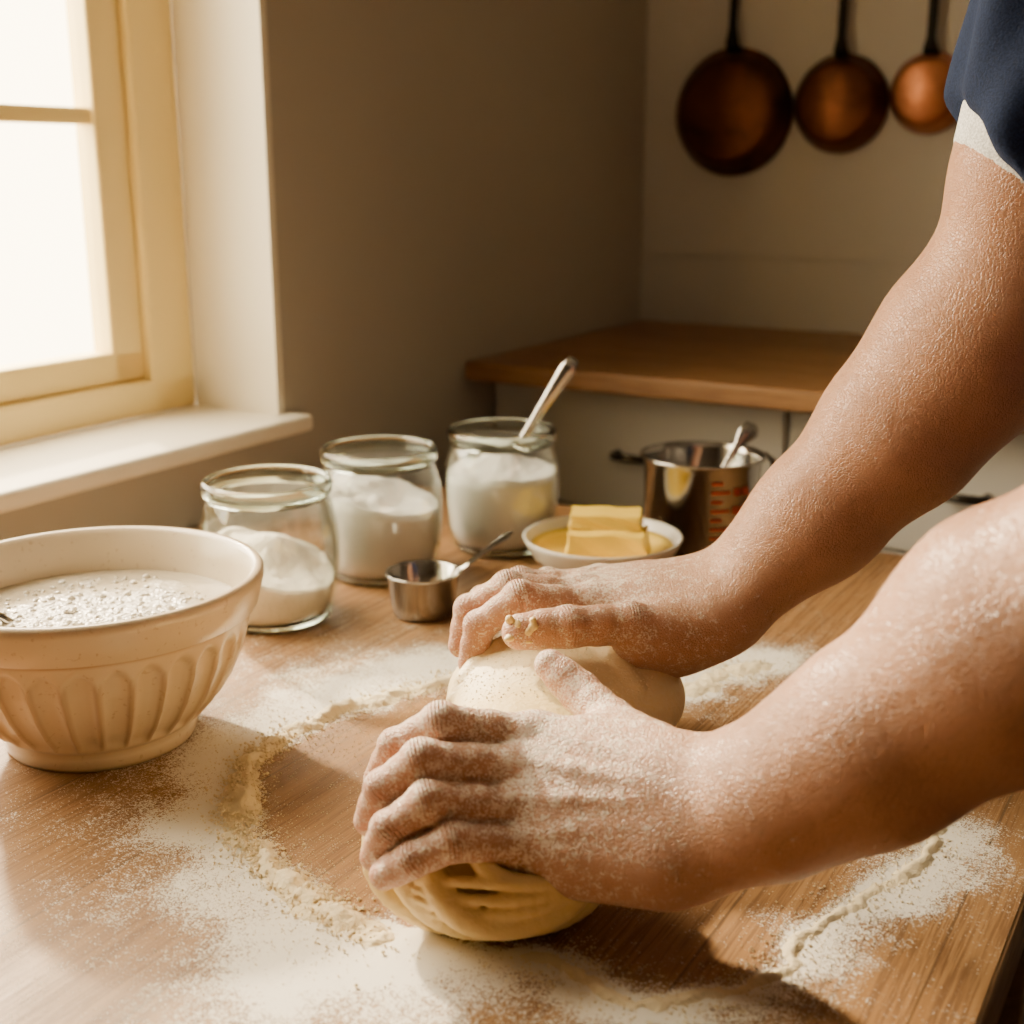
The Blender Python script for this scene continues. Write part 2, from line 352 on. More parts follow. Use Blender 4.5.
def vn(P,sc):
    q=P*sc; i=np.floor(q).astype(int); f=q-i; f=f*f*(3-2*f); g=lambda a,b:_gr[(i[:,0]+a)%256,(i[:,1]+b)%256]
    return (g(0,0)*(1-f[:,0])+g(1,0)*f[:,0])*(1-f[:,1])+(g(0,1)*(1-f[:,0])+g(1,1)*f[:,0])*f[:,1]
def fbm(P,sc,o=4): return sum(vn(P+7.3*i,sc*2**i)*.5**i for i in range(o))/sum(.5**i for i in range(o))
def wob(P): return P+np.stack([fbm(P,30)-.5,fbm(P+5,30)-.5],1)*.022
def dust(P0):
    P=wob(P0); dA=pdist(P,RA); dB=pdist(P,RB); dC=pdist(P,RC); ins=inside(P,poly)
    g=lambda d,s:np.exp(-(d/s)**2)
    v=.95*g(dA,.014)+.62*g(dA,.060)*(~ins)+.25*g(dA,.13)*(~ins)+.95*g(dB,.008)+.38*g(dB,.032)*(~ins)+.30*g(dB,.03)+1.0*g(dC,.03)+.3*g(dC,.08)
    lo=G(300,985)[:2]; v+=.40*np.exp(-(np.linalg.norm((P-lo)/np.array([.09,.05]),axis=1))**2)
    jr=G(330,655)[:2]; v+=.25*np.exp(-(np.linalg.norm((P-jr)/np.array([.14,.06]),axis=1))**2)
    r2=G(930,850)[:2]; v+=.35*np.exp(-(np.linalg.norm((P-r2)/np.array([.05,.06]),axis=1))**2)
    v*=np.where(ins,.85,1.0); v+=.10
    return v*(.30+1.4*fbm(P0,22))
# ---------------------------------------------------------------- table
tab=empty('kitchen_table')
TB0,TB1,TD0,TD1=BW+.012,-.085,-.12,1.4116
nx,ny=200,300
xs=np.linspace(TB0,TB1,nx); ys=np.linspace(TD0,TD1,ny)
XX,YY=np.meshgrid(xs,ys,indexing='ij'); V=np.stack([XX.ravel(),YY.ravel(),np.full(XX.size,TZ)],1)
I=np.arange(nx*ny).reshape(nx,ny); F=np.stack([I[:-1,:-1],I[1:,:-1],I[1:,1:],I[:-1,1:]],-1).reshape(-1,4)
wx=np.stack([bv[0]*V[:,0]+dv[0]*V[:,1], bv[1]*V[:,0]+dv[1]*V[:,1]],1)
o=mesh_obj('tabletop_surface',V,F,table_m,True,mw=ROT,parent=tab); set_attr(o,'dust',np.clip(dust(wx),0,1.3))
m=MB(); m.box(TB0,TB1+.004,TD0,TD1+.004,TZ-.038,TZ-.0006); bevel(m.obj('tabletop_slab',leg_m,mw=ROT,parent=tab),.004)
m=MB()
for x in(TB0+.05,TB1-.12):
    for y in(TD0+.05,TD1-.12): m.box(x,x+.07,y,y+.07,0,TZ-.038)
m.box(TB0+.07,TB1-.07,TD0+.07,TD0+.095,TZ-.13,TZ-.038); m.box(TB0+.07,TB1-.07,TD1-.095,TD1-.07,TZ-.13,TZ-.038)
m.box(TB0+.07,TB0+.095,TD0+.07,TD1-.07,TZ-.13,TZ-.038); m.box(TB1-.095,TB1-.07,TD0+.07,TD1-.07,TZ-.13,TZ-.038)
bevel(m.obj('legs_and_apron',leg_m,mw=ROT,parent=tab),.004)
# flour relief (real heightfield) + crumbs
BOWL=np.array([-.312,.9155]); DC1=np.array([-.012,.69]); DC2=np.array([.03,.87])
def blocked(P): 
    P=np.atleast_2d(P); return (np.linalg.norm(P-BOWL,axis=1)<.078)|(np.linalg.norm((P-DC1)/np.array([.07,.065]),axis=1)<1)|(np.linalg.norm((P-DC2)/np.array([.085,.09]),axis=1)<1)
sp=.0020; xs=np.arange(-.34,.36,sp); ys=np.arange(.50,1.06,sp)
XX,YY=np.meshgrid(xs,ys,indexing='ij'); P=np.stack([XX.ravel(),YY.ravel()],1)
W=wob(P); dA=pdist(W,RA[:12]); dB=pdist(W,RB); dC=pdist(W,RC)
Hh=.0090*np.exp(-(dA/.0085)**2)*(np.clip(.05+1.5*fbm(P,60),0,2)-.25)+.0038*np.exp(-(dB/.0045)**2)*(.2+1.2*fbm(P,90))+.005*np.exp(-(dC/.014)**2)*fbm(P,60)
Hh+= (fbm(P,210,3)-.5)*.0034*np.clip(Hh/.002,0,1)-.0012
inb=((P@bv[:2])<TB1-.004)&(~blocked(P))
zz=TZ+np.minimum(Hh,.009)
V=np.stack([P[:,0],P[:,1],zz],1); I=np.arange(len(P)).reshape(XX.shape)
F=np.stack([I[:-1,:-1],I[1:,:-1],I[1:,1:],I[:-1,1:]],-1).reshape(-1,4)
F=F[((Hh[F]>0).any(1))&(inb[F].all(1))]
u,inv=np.unique(F,return_inverse=True); F=inv.reshape(F.shape); V=V[u]
fl=empty('flour_dusting'); mesh_obj('flour_ridge',V,F,crumb_m,True,parent=fl)
ico=[(0,0,1),(.9,0,.3),(.28,.85,.3),(-.72,.53,.3),(-.72,-.53,.3),(.28,-.85,.3),(0,0,-.5)]
icf=[(0,1,2),(0,2,3),(0,3,4),(0,4,5),(0,5,1),(6,2,1),(6,3,2),(6,4,3),(6,5,4),(6,1,5)]
m=MB()
def grain(m,p,s,z0):
    a=random.random()*6.3
    m.add([(p[0]+s*(x*math.cos(a)-y*math.sin(a)),p[1]+s*(x*math.sin(a)+y*math.cos(a)),z0+s*z) for x,y,z in ico],icf)
def scatter(L,n,sig,smin_,smax_,zup=0):
    for _ in range(n):
        i=random.randrange(len(L)-1); t=random.random(); p=L[i]*(1-t)+L[i+1]*t+np.array([random.gauss(0,sig),random.gauss(0,sig)])
        if p@bv[:2]>TB1-.006 or blocked(p)[0]: continue
        s=random.uniform(smin_,smax_)*random.uniform(.5,1); grain(m,p,s,TZ+s*.45+zup*random.random())
scatter(RA[:12],1700,.010,.0005,.0022); scatter(RA[4:11],1300,.007,.0008,.0024,.003); scatter(RA,4500,.040,.0003,.0009); scatter(RB,2200,.014,.0004,.0013); scatter(RC,700,.022,.0004,.0014)
m.obj('crumbs',crumb_m,parent=fl)
# ---------------------------------------------------------------- mixing bowl
bc=np.array([-.312,.9155,TZ]); e=empty('mixing_bowl',tuple(bc))
def interp(z,T):
    return float(np.interp(z,[q[0] for q in T],[q[1] for q in T]))
outer=[(0,.068),(.004,.0705),(.010,.070),(.014,.069),(.020,.078),(.035,.0915),(.05,.101),(.07,.110),(.085,.114),(.097,.116),(.0985,.1165),(.101,.1210),(.112,.1240),(.122,.1265),(.127,.1265),(.1295,.1245)]
inner=[(.1295,.1205),(.126,.117),(.11,.1135),(.09,.107),(.05,.088),(.02,.06),(.012,.03),(.011,0.0005)]
zs=sorted(set([q[0] for q in outer]+list(np.linspace(.015,.098,40))))
seg=360; nfl=30; V=[];wear=[]
def flute(z,th):
    if z<.018 or z>.0965: return 0,0
    ph=(th*nfl/(2*math.pi))%1-.5
    top=.093-(ph*2)**2*.012; a=min(1,max(0,(top-z)/.005)); bt=min(1,max(0,(z-.018)/.008))
    x=abs(ph)*2; prof=1-x**3
    return -.0058*prof*a*bt, (max(0,1-abs(x-.92)/.25)*.7)*a*bt
prof_all=[('o',z) for z in zs]+[('i',q) for q in inner]
for kind,q in prof_all:
    for i in range(seg):
        th=2*math.pi*i/seg
        if kind=='o':
            r=interp(q,outer); dr,w=flute(q,th); r+=dr; z=q
            w=max(w, .8*math.exp(-((z-.0985)/.0015)**2), .9*math.exp(-((z-.0)/.004)**2),.8*math.exp(-((z-.1285)/.0015)**2), .5*math.exp(-((z-.016)/.002)**2))
        else: z,r=q; w=.6 if z>.128 else 0
        V.append((r*math.cos(th),r*math.sin(th),z)); wear.append(w)
n=len(prof_all); F=[(k*seg+i,k*seg+(i+1)%seg,(k+1)*seg+(i+1)%seg,(k+1)*seg+i) for k in range(n-1) for i in range(seg)]
F.append(tuple(range(seg))[::-1])
o=mesh_obj('bowl_body',V,F,stone_m,True); o.parent=e; set_attr(o,'wear',wear)
NR,NS=40,128; V=[];F=[];foam=[]
rr=np.array([.112*r/NR for r in range(1,NR+1) for i in range(NS)]); tt=np.array([2*math.pi*i/NS for r in range(NR) for i in range(NS)])
X=rr*np.cos(tt); Y=rr*np.sin(tt); q=np.stack([X+3,Y+3],1)
fo=np.clip(1.30-np.sqrt(((X-.015)/.098)**2+((Y+.012)/.088)**2)+ (fbm(q,25)-.5)*.8,0,1)
Z=.0965+fo*(.0025+.006*(fbm(q,55)-.3)+.001*(fbm(q,260,2)-.5))
V=[(0,0,float(Z[:NS].mean()))]+[(float(a),float(b),float(c)) for a,b,c in zip(X,Y,Z)]
for i in range(NS): F.append((0,1+i,1+(i+1)%NS))
for r in range(NR-1):
    for i in range(NS): F.append((1+r*NS+i,1+(r+1)*NS+i,1+(r+1)*NS+(i+1)%NS,1+r*NS+(i+1)%NS))
o=mesh_obj('batter',V,F,batter_m,True); o.parent=e; set_attr(o,'foam',np.concatenate([[1],fo]))
m=MB()
for _ in range(260):   # foam bubbles
    a=random.random()*6.28; r_=.088*math.sqrt(random.random()); s=random.uniform(.0010,.0036)*random.uniform(.5,1)
    k=int(round((r_/.112)*NR))-1; k=max(k,0); zc=float(Z[k*NS+int(a/6.2832*NS)%NS])
    m.lathe([(s*math.sin(q_),s*.8*math.cos(q_)) for q_ in np.linspace(.02,1.6,6)],12,Matrix.Translation((r_*math.cos(a),r_*math.sin(a),zc)))
o=m.obj('foam_bubbles',batter_m,True); o.parent=e; set_attr(o,'foam',np.full(len(m.v),.6))
m=MB(); m.tube([(-.035,-.02,.085),(-.075,-.03,.116),(-.11,-.04,.142),(-.15,-.05,.170),(-.19,-.06,.195)],[.006,.0055,.006,.007,.008],12,.45)
o=m.obj('spoon_handle',steel_m,True); o.parent=e
# ---------------------------------------------------------------- jars
JO=[(0,.0),(.048,0),(.054,.002),(.058,.007),(.0625,.03),(.0650,.055),(.0652,.078),(.0635,.098),(.0595,.113),(.0570,.119)]
JR=[(.0570,.119),(.0585,.1215),(.0605,.124),(.0610,.129),(.0605,.134),(.0585,.1365),(.0560,.1365),(.0545,.134),(.0540,.126),(.0540,.119)]
JI=[(.0540,.119),(.0565,.112),(.0605,.098),(.0622,.078),(.0620,.055),(.0595,.030),(.0555,.012),(.050,.008),(0,.007)]
def jar(x,y,level,tilt,mound,mat,seed,jit,name='glass_jar'):
    e=empty(name,(x,y,TZ))
    m=MB(); m.lathe(JO,96); m.lathe(JI,96); o=m.obj('jar_glass',glass_m,True); o.parent=e
    m=MB(); m.lathe(JR+[JR[0]],96); o=m.obj('jar_rim',rimglass_m,True); o.parent=e
    m=MB(); m.lathe([(0,.0005),(.046,.0005),(.052,.0025),(.053,.006),(.049,.0068),(0,.0062)],96); o=m.obj('jar_foot',rimglass_m,True); o.parent=e
    ip=sorted([(z,r) for r,z in JI]); R=lambda z: interp(z,ip)-.0008
    NS,NR=96,24; V=[];F=[]
    def top(x,y): 
        q=np.array([[x+seed,y+seed]]); return level+tilt[0]*x+tilt[1]*y+mound*math.exp(-((x-jit[0])**2+(y-jit[1])**2)/.0009)+.010*(fbm(q,45)[0]-.5)
    side=8
    for k in range(side):
        for i in range(NS):
            th=2*math.pi*i/NS; zt=top(.06*math.cos(th),.06*math.sin(th)); z=.0085+(zt-.0085)*k/(side-1); r=R(z); V.append((r*math.cos(th),r*math.sin(th),z))
    for r_ in range(NR-1,0,-1):
        for i in range(NS):
            th=2*math.pi*i/NS; zt=top(.06*math.cos(th),.06*math.sin(th)); rr=R(zt)*r_/NR; x_,y_=rr*math.cos(th),rr*math.sin(th); V.append((x_,y_,top(x_*1.0,y_*1.0) if r_<NR-2 else .5*top(x_,y_)+.5*zt))
    rows=side+NR-1
    for k in range(rows-1):
        for i in range(NS): F.append((k*NS+i,k*NS+(i+1)%NS,(k+1)*NS+(i+1)%NS,(k+1)*NS+i))
    F.append(tuple((rows-1)*NS+i for i in range(NS))); F.append(tuple(range(NS))[::-1])
    o=mesh_obj('contents',V,F,mat,True); o.parent=e
    return e
jar(-.2290,1.180,.057,(-.30,.1),.020,flour_m,1.0,(.005,.01))
jar(-.1385,1.320,.085,(-.18,.05),.010,sugar_m,2.0,(-.01,.01))
j3=jar(-.0115,1.420,.089,(0,.0),.022,sugar_m,3.0,(0,.01))
m=MB(); 
pts=[(.004,.010,.085),(.016,.010,.108),(.034,.008,.139),(.053,.006,.170),(.072,.004,.200),(.080,.003,.213)]
m.tube(pts,[.006,.0045,.0048,.0068,.0095,.006],14,.35,(0,-1,.4)); o=m.obj('teaspoon',steel_m,True); o.parent=j3
# ---------------------------------------------------------------- small cup, dish, butter, steel mug
e=empty('small_measuring_cup',(-.0853,1.188,TZ))
m=MB(); m.lathe([(0,0),(.026,0),(.029,.002),(.031,.01),(.0345,.040),(.0365,.0425),(.0355,.0435),(.0335,.042),(.0300,.010),(.028,.004),(0,.0035)],72)
m.tube([(.033,.006,.041),(.045,.016,.047),(.060,.030,.055),(.078,.046,.064),(.085,.052,.067)],[.004,.0038,.0045,.0062,.004],12,.3)
o=m.obj('cup_body',steel_m,True); o.parent=e
m=MB(); m.lathe([(0,.014),(.02,.015),(.0302,.014)],48); o=m.obj('cup_contents',flour_m,True); o.parent=e
DX,DY=.0945,1.305
e=empty('butter_dish',(DX,DY,TZ))
m=MB(); m.lathe([(0,0),(.040,0),(.043,.003),(.060,.012),(.074,.026),(.0815,.040),(.0835,.0445),(.0825,.0460),(.0795,.0445),(.072,.030),(.058,.0165),(.035,.010),(0,.010)],96)
o=m.obj('dish',dish_m,True); o.parent=e
m=MB(); m.lathe([(0,.020),(.05,.020),(.060,.0215),(.068,.0290),(.0745,.0360),(.0740,.0340),(.065,.0230),(.055,.016),(.03,.0105),(0,.0105)],96); o=m.obj('softened_butter',butter_m,True); o.parent=e
def butter(name,cx,cy,z0,sx,sy,sz,rot,par,seed):
    n=14; V=[];F=[]
    bm={}
    def vid(i,j,k):
        key=(i,j,k)
        if key not in bm:
            x,y,z=i/n-.5,j/n-.5,k/n
            nx_=.0012*math.sin(seed+9*x+7*z)+.0010*math.sin(seed*2+17*y+5*z); tp=1-.05*z
            X=x*sx*tp+nx_; Y=y*sy*tp+.0012*math.sin(seed+11*x+6*z); Z=z*sz*(1+.03*math.sin(8*x+seed)+.03*math.sin(6*y+2*seed))
            c,s=math.cos(rot),math.sin(rot); bm[key]=len(V); V.append((cx+X*c-Y*s,cy+X*s+Y*c,z0+Z))
        return bm[key]
    for a in range(n):
        for b in range(n):
            F.append((vid(a,b,n),vid(a+1,b,n),vid(a+1,b+1,n),vid(a,b+1,n))); F.append((vid(a,b,0),vid(a,b+1,0),vid(a+1,b+1,0),vid(a+1,b,0)))
            F.append((vid(a,0,b),vid(a+1,0,b),vid(a+1,0,b+1),vid(a,0,b+1))); F.append((vid(a,n,b),vid(a,n,b+1),vid(a+1,n,b+1),vid(a+1,n,b)))
            F.append((vid(0,a,b),vid(0,a,b+1),vid(0,a+1,b+1),vid(0,a+1,b))); F.append((vid(n,a,b),vid(n,a+1,b),vid(n,a+1,b+1),vid(n,a,b+1)))
    o=mesh_obj(name,V,F,butter_m,False); o.parent=par; bevel(o,.0025,3); return o
eb=empty('butter_block',(DX,DY,TZ))
butter('block',.006,-.004,.0205,.084,.056,.034,-.16,eb,1.0)
butter('cut_slab',.004,.006,.0552,.074,.044,.014,-.12,eb,2.4)
e=empty('steel_measuring_jug',(.2130,1.418,TZ))
m=MB(); m.lathe([(0,0),(.056,0),(.060,.002),(.062,.006),(.0655,.100),(.069,.104),(.0700,.1065),(.0690,.108),(.0660,.1065),(.0640,.100),(.0605,.008),(0,.005)],96)
o=m.obj('jug_body',steel_m,True); o.parent=e
m=MB(); m.tube([(.060,.03,.095),(.078,.040,.098),(.090,.046,.088),(.090,.046,.055),(.078,.040,.035),(.058,.028,.030)],.005,12,.6,(0,.3,1)); o=m.obj('jug_handle',steel_m,True); o.parent=e
red_m=simple('red_print',(.62,.07,.02,1),.5)
m=MB()
for k,zc in enumerate(np.linspace(.016,.088,8)):
    R_=.0625+.0035*zc/.1+.0004
    for (a0,a1) in ((-1.55,-1.36 if k%2 else -1.22),)+(((-1.16,-1.03),(-.99,-.85)) if k%2==0 else ()):
        v=[];f=[]
        for i in range(7):
            th=a0+(a1-a0)*i/6
            hz=.0013 if a0<-1.2 else .0038
            for dz in(-hz,hz): v.append((R_*math.cos(th),R_*math.sin(th),zc+dz))
        for i in range(6): f.append((2*i,2*i+2,2*i+3,2*i+1))
        m.add(v,f)
o=m.obj('volume_marks',red_m); o.parent=e
m=MB(); m.tube([(-.02,.0,.02),(.02,.02,.07),(.045,.03,.112),(.052,.033,.122),(.060,.036,.128),(.066,.038,.130)],[.004,.004,.005,.010,.011,.004],14,.35,(0,-1,.4)); o=m.obj('spoon',steel_m,True); o.parent=e
# ---------------------------------------------------------------- dough
T0=TZ
f=Field((-.12,.58,T0-.012),(.16,1.0,T0+.12),.0014)
f.ell((.040,.895,T0+.040),(.088,.075,.047),k=.01)
f.ell((.015,.80,T0+.038),(.064,.085,.040),k=.03)
# soft rolled lip running across the back of the loaf
prev=None
for i in range(18):
    q=i/17; p=np.array([-.040+.125*q, .870+.050*math.sin(q*3.1)-.02*q, 0.0]); ex=(p[0]-.040)/.088; ey=(p[1]-.895)/.075
    p[2]=T0+.040+.047*math.sqrt(max(0.02,1-ex*ex-ey*ey))-.0055
    if prev is not None: f.cap(prev,p,.0075,.0075,.005)
    prev=p
fc=np.array([-.013,.684,T0+.037]); er=np.array([.071,.065,.040])
f.ell(fc,er*.94,k=.02)
pole=unit((.22,-.80,.60)); e1=unit(np.cross(pole,(0,0,1))); e2=np.cross(e1,pole)
pts=[];N=260; turns=5.0
for i in range(N):
    q=i/(N-1); th=-q*2*math.pi*turns+.6; al=math.radians(3+100*q**1.05+3.0*math.sin(th*1.37+1))
    dirv=pole*math.cos(al)+(e1*math.cos(th)+e2*math.sin(th))*math.sin(al)
    sc=1/np.linalg.norm(dirv/er); pts.append((fc+dirv*sc*(.985+.035*math.sin(2*th+q*9)+.015*math.sin(5*th)),q))
for i in range(N-1):
    q=pts[i][1]; f.cap(pts[i][0],pts[i+1][0],.0066+.0026*q+.0016*math.sin(i*.17),None,.0010)
for k,(a0,rr_) in enumerate([(-.9,.0045),(-.45,.0055),(0.0,.0045),(.5,.0052)]):
    prev=None
    for i in range(14):
        q=i/13; dirv=unit(np.array([.95-1.5*q,-.75-.35*math.sin(q*3),.05+.30*a0*math.sin(q*2.6)]))
        sc=1/np.linalg.norm(dirv/er); p=fc+dirv*sc*1.035
        if prev is not None: f.cap(prev,p,rr_*(1-.5*q),None,.0016)
        prev=p
sl,(X,Y,Z)=f.sub((-1,-1,-1),(2,2,2)); f.a=np.maximum(f.a,(T0+.0006-Z).astype(np.float32)+np.zeros_like(f.a))
V,Q=f.mesh(); dough=mesh_obj('bread_dough',V,Q,dough_m,True)
fl_=np.clip((V[:,1]-.76)/.08,0,1)*.55
set_attr(dough,'flour',fl_)
m=MB(); cand=np.where((V[:,2]>T0+.060)&(V[:,1]>.80)&(V[:,1]<.93)&(np.abs(V[:,0]-.03)<.07))[0]
for i in rng.choice(cand,1100): s=random.uniform(.0003,.0010); grain(m,V[i],s,V[i][2])
m.obj('crumb_topping',crumb_m,parent=dough)
# ---------------------------------------------------------------- hands and arms
def nails(joints,par):
    m=MB()
    for (p,q),r,dd,w in joints:
        ax=unit(q-p); dn=unit(dd-ax*(dd@ax)); sd=np.cross(ax,dn); L=.0058; v=[];F=[]
        c=q-ax*.0015
        NI,NJ=8,8
        for i in range(NI+1):
            for j in range(NJ+1):
                s=(i/NI*2-1); a=(j/NJ*2-1)*.95
                edge=math.sqrt(max(0,1-abs(s)**4))
                aa=a*edge*w
                rr=r*1.035
                v.append(c+ax*s*L+sd*math.sin(aa)*rr+dn*(math.cos(aa)*rr-.0005-.0012*max(0,s)**2))
        for i in range(NI):
            for j in range(NJ): F.append((i*(NJ+1)+j,(i+1)*(NJ+1)+j,(i+1)*(NJ+1)+j+1,i*(NJ+1)+j+1))
        m.add(v,F)
    return m.obj('fingernails',nail_m,True,parent=par)
person=empty('person')
specks=MB(); hairs=MB()
def build_arm(name,fingers,palm,arm,tend,lo,hi,h,dorsal,adir,wristp,floury=1.0):
    f=Field(lo,hi,h)
    for a,b,ra,rb,k in arm: f.cap(a,b,ra,rb,k)
    for a,b,ra,rb,k in palm: f.cap(a,b,ra,rb,k)
    for tt_ in tend:
        a,b,r,k=tt_[:4]; r2=tt_[4] if len(tt_)>4 else r*.8; f.cap(a,b,r,r2,k)
    ff=Field(lo,hi,h)
    for pts,rs in fingers:
        allp=np.array(pts); mlo=allp.min(0)-.03; mhi=allp.max(0)+.03
        sl,_=f.sub(mlo,mhi)
        tmp=Field.__new__(Field); tmp.h=h; tmp.lo=f.lo+np.array([s.start for s in sl])*h; tmp.ax=[f.ax[i][sl[i]] for i in range(3)]
        tmp.n=np.array([len(a) for a in tmp.ax]); tmp.a=np.full(tuple(tmp.n),1.0,np.float32)
        for i in range(len(pts)-1):
            a,b=np.array(pts[i]),np.array(pts[i+1]); ra,rb=rs[i],rs[i+1]; mi=(a+b)/2; rm=(ra+rb)/2*(.94 if i<len(pts)-2 else 1.0)
            tmp.cap(a,mi,ra,rm,.004); tmp.cap(mi,b,rm,rb,.004)
            if 0<i:
                bd_=unit(unit(a-np.array(pts[i-1]))-unit(b-a)); tmp.cap(a+bd_*.0024,a+bd_*.0024,ra*.93,None,.003)
        ff.a[sl]=smin(ff.a[sl],tmp.a,.0010)
    f.a=smin(f.a,ff.a,.009); del ff
    V,Q=f.mesh(); o=mesh_obj(name,V,Q,skin_m,True,parent=person)
    red=np.zeros(len(V)); cs=np.zeros(len(V)); cm=np.zeros(len(V)); fd=np.full(len(V),9.0)
    for pts,rs in fingers:
        pts=[np.array(p) for p in pts]
        for i,p in enumerate(pts):
            d=np.linalg.norm(V-p,axis=1); w=1.0 if i==len(pts)-1 else (.75 if i>0 else .5)
            red=np.maximum(red,w*np.exp(-(d/(.015))**2)); fd=np.minimum(fd,d)
            if 0<i<len(pts)-1:
                ax=unit(unit(pts[i]-pts[i-1])+unit(pts[i+1]-pts[i])); s=(V-p)@ax
                bend=unit(unit(pts[i]-pts[i-1])-unit(pts[i+1]-pts[i])); dr=np.clip(((V-p)@bend)/rs[i]+.25,0,1)
                mm=np.exp(-(s/.0055)**2)*np.exp(-(d/.017)**6)*dr*(1 if i<len(pts)-2 else .7); k=mm>cm; cm[k]=mm[k]; cs[k]=s[k]
    hc=np.mean([np.array(p[0][0]) for p in fingers],axis=0); dh=np.linalg.norm(V-hc,axis=1)
    flo=(.50*np.exp(-(dh/.10)**2)+.45*np.exp(-(fd/.02)**2)+.45*np.exp(-(dh/.18)**2))*floury
    set_attr(o,'red',red); set_attr(o,'crease_s',cs); set_attr(o,'crease_m',cm); set_attr(o,'flour',flo)
    pr=np.exp(-(dh/.11)**2)+.02; pr/=pr.sum()
    for i in rng.choice(len(V),1100,p=pr): s=random.uniform(.00018,.00050); grain(specks,V[i],s,V[i][2])
    # fine forearm hair
    nb=np.zeros((len(V),3))
    a_,b_q,c_=V[Q[:,0]],V[Q[:,1]],V[Q[:,2]]; fn=np.cross(b_q-a_,c_-a_)
    for j in range(4): np.add.at(nb,Q[:,j],fn)
    nb/=np.linalg.norm(nb,axis=1)[:,None]+1e-12
    al=(V-wristp)@adir; ok=np.where((al>.01)&(al<.26)&(dh<.40))[0]
    for i in rng.choice(ok,2200):
        n_=nb[i]; tdir=-adir+rng.normal(0,.35,3); tdir=unit(tdir-n_*(tdir@n_)); L=random.uniform(.004,.009); sd=np.cross(n_,tdir)*.00008
        p0=V[i]; p1=p0+tdir*L*.5+n_*L*.22; p2=p0+tdir*L+n_*L*.26
        hairs.add([p0-sd,p0+sd,p1+sd*.8,p1-sd*.8,p2],[(0,1,2,3),(3,2,4)])
    nl=[]
    for pts,rs in fingers:
        p3,p2,p1=[np.array(q) for q in pts[-3:]]
        dd=unit(unit(p2-p3)-unit(p1-p2)); dd=unit(dd+.6*dorsal)
        nl.append(((p2,p1),rs[-1],dd,.95))
    nails(nl,person)
    return o
# --- left (front) hand
ind=[D(538,737,.748),D(441,724,.735),D(398,747,.742),D(379,778,.755)]
mid_=[D(522,768,.733),D(422,762,.714),D(385,789,.720),D(370,820,.732)]
rin=[D(517,806,.721),D(428,803,.700),D(391,829,.704),D(376,856,.714)]
pin=[D(523,845,.712),D(452,842,.692),D(412,860,.693),D(384,875,.700)]
th=[D(650,752,.725),D(612,722,.762),D(580,692,.785),D(550,665,.795)]
wr=D(698,818,.690)
fingers=[(ind,[.0122,.0118,.0104,.0090]),(mid_,[.0126,.0122,.0107,.0093]),(rin,[.0122,.0116,.0103,.0090]),(pin,[.0116,.0104,.0093,.0082]),(th,[.0165,.0135,.0122,.0098])]
wt=D(695,790,.700); wb=D(702,844,.692)
pk=.014
palm=[(wt,ind[0],.0235,.0145,pk),(wt*.6+wb*.4,mid_[0],.0235,.0150,pk),(wt*.35+wb*.65,rin[0],.0235,.0145,pk),(wb,pin[0],.0245,.0130,pk),
      (D(660,870,.692),D(565,866,.715),.020,.017,.02),(D(665,775,.712),D(610,745,.745),.021,.018,.02),
      (D(600,800,.745),D(640,810,.735),.028,.028,.02)]
el=D(1160,575,.565)
m2=D(868,747,.652); m3=D(1024,639,.612)
arm=[(wt,D(775,777,.685),.0235,.027,.022),(wb,D(775,815,.670),.0245,.029,.022),
     (D(775,795,.677),m2,.034,.0440,.03),(m2,m3,.0440,.0585,.03),(m3,el,.0585,.054,.03),(el,np.array([.300,.500,1.33]),.050,.060,.03)]
nrm=unit(np.cross(ind[0]-wr,pin[0]-wr)); 
if nrm@(np.array([0,0,CAMZ])-wr)<0: nrm=-nrm
tend=[]
for q,w_ in ((ind[0],.10),(mid_[0],.35),(rin[0],.6),(pin[0],.85)):
    a=wt*(1-w_)+wb*w_; st_=a*.35+q*.65
    tend.append((st_+nrm*.0160,q+nrm*.0108,.0032,.004)); tend.append((q+nrm*.006,q+nrm*.0074,.0095,.005))
    tend.append((a*.75+q*.25+nrm*.0210,st_+nrm*.0160,.0028,.005))
tend.append((D(565,750,.742)+nrm*.0165,D(600,772,.73)+nrm*.0195,.0022,.003)); tend.append((D(600,772,.73)+nrm*.0195,D(640,800,.715)+nrm*.0225,.0022,.003)); tend.append((D(600,772,.73)+nrm*.0195,D(650,778,.72)+nrm*.0225,.0019,.003))
tend.append((wb+nrm*.016+np.array([.014,0,0]),wb+nrm*.017+np.array([.015,0,0]),.0115,.010))
build_arm('left_arm',fingers,palm,arm,tend,(-.11,.44,T0+.02),(.42,.80,T0+.58),.0016,nrm,unit(m3-wr),wr)
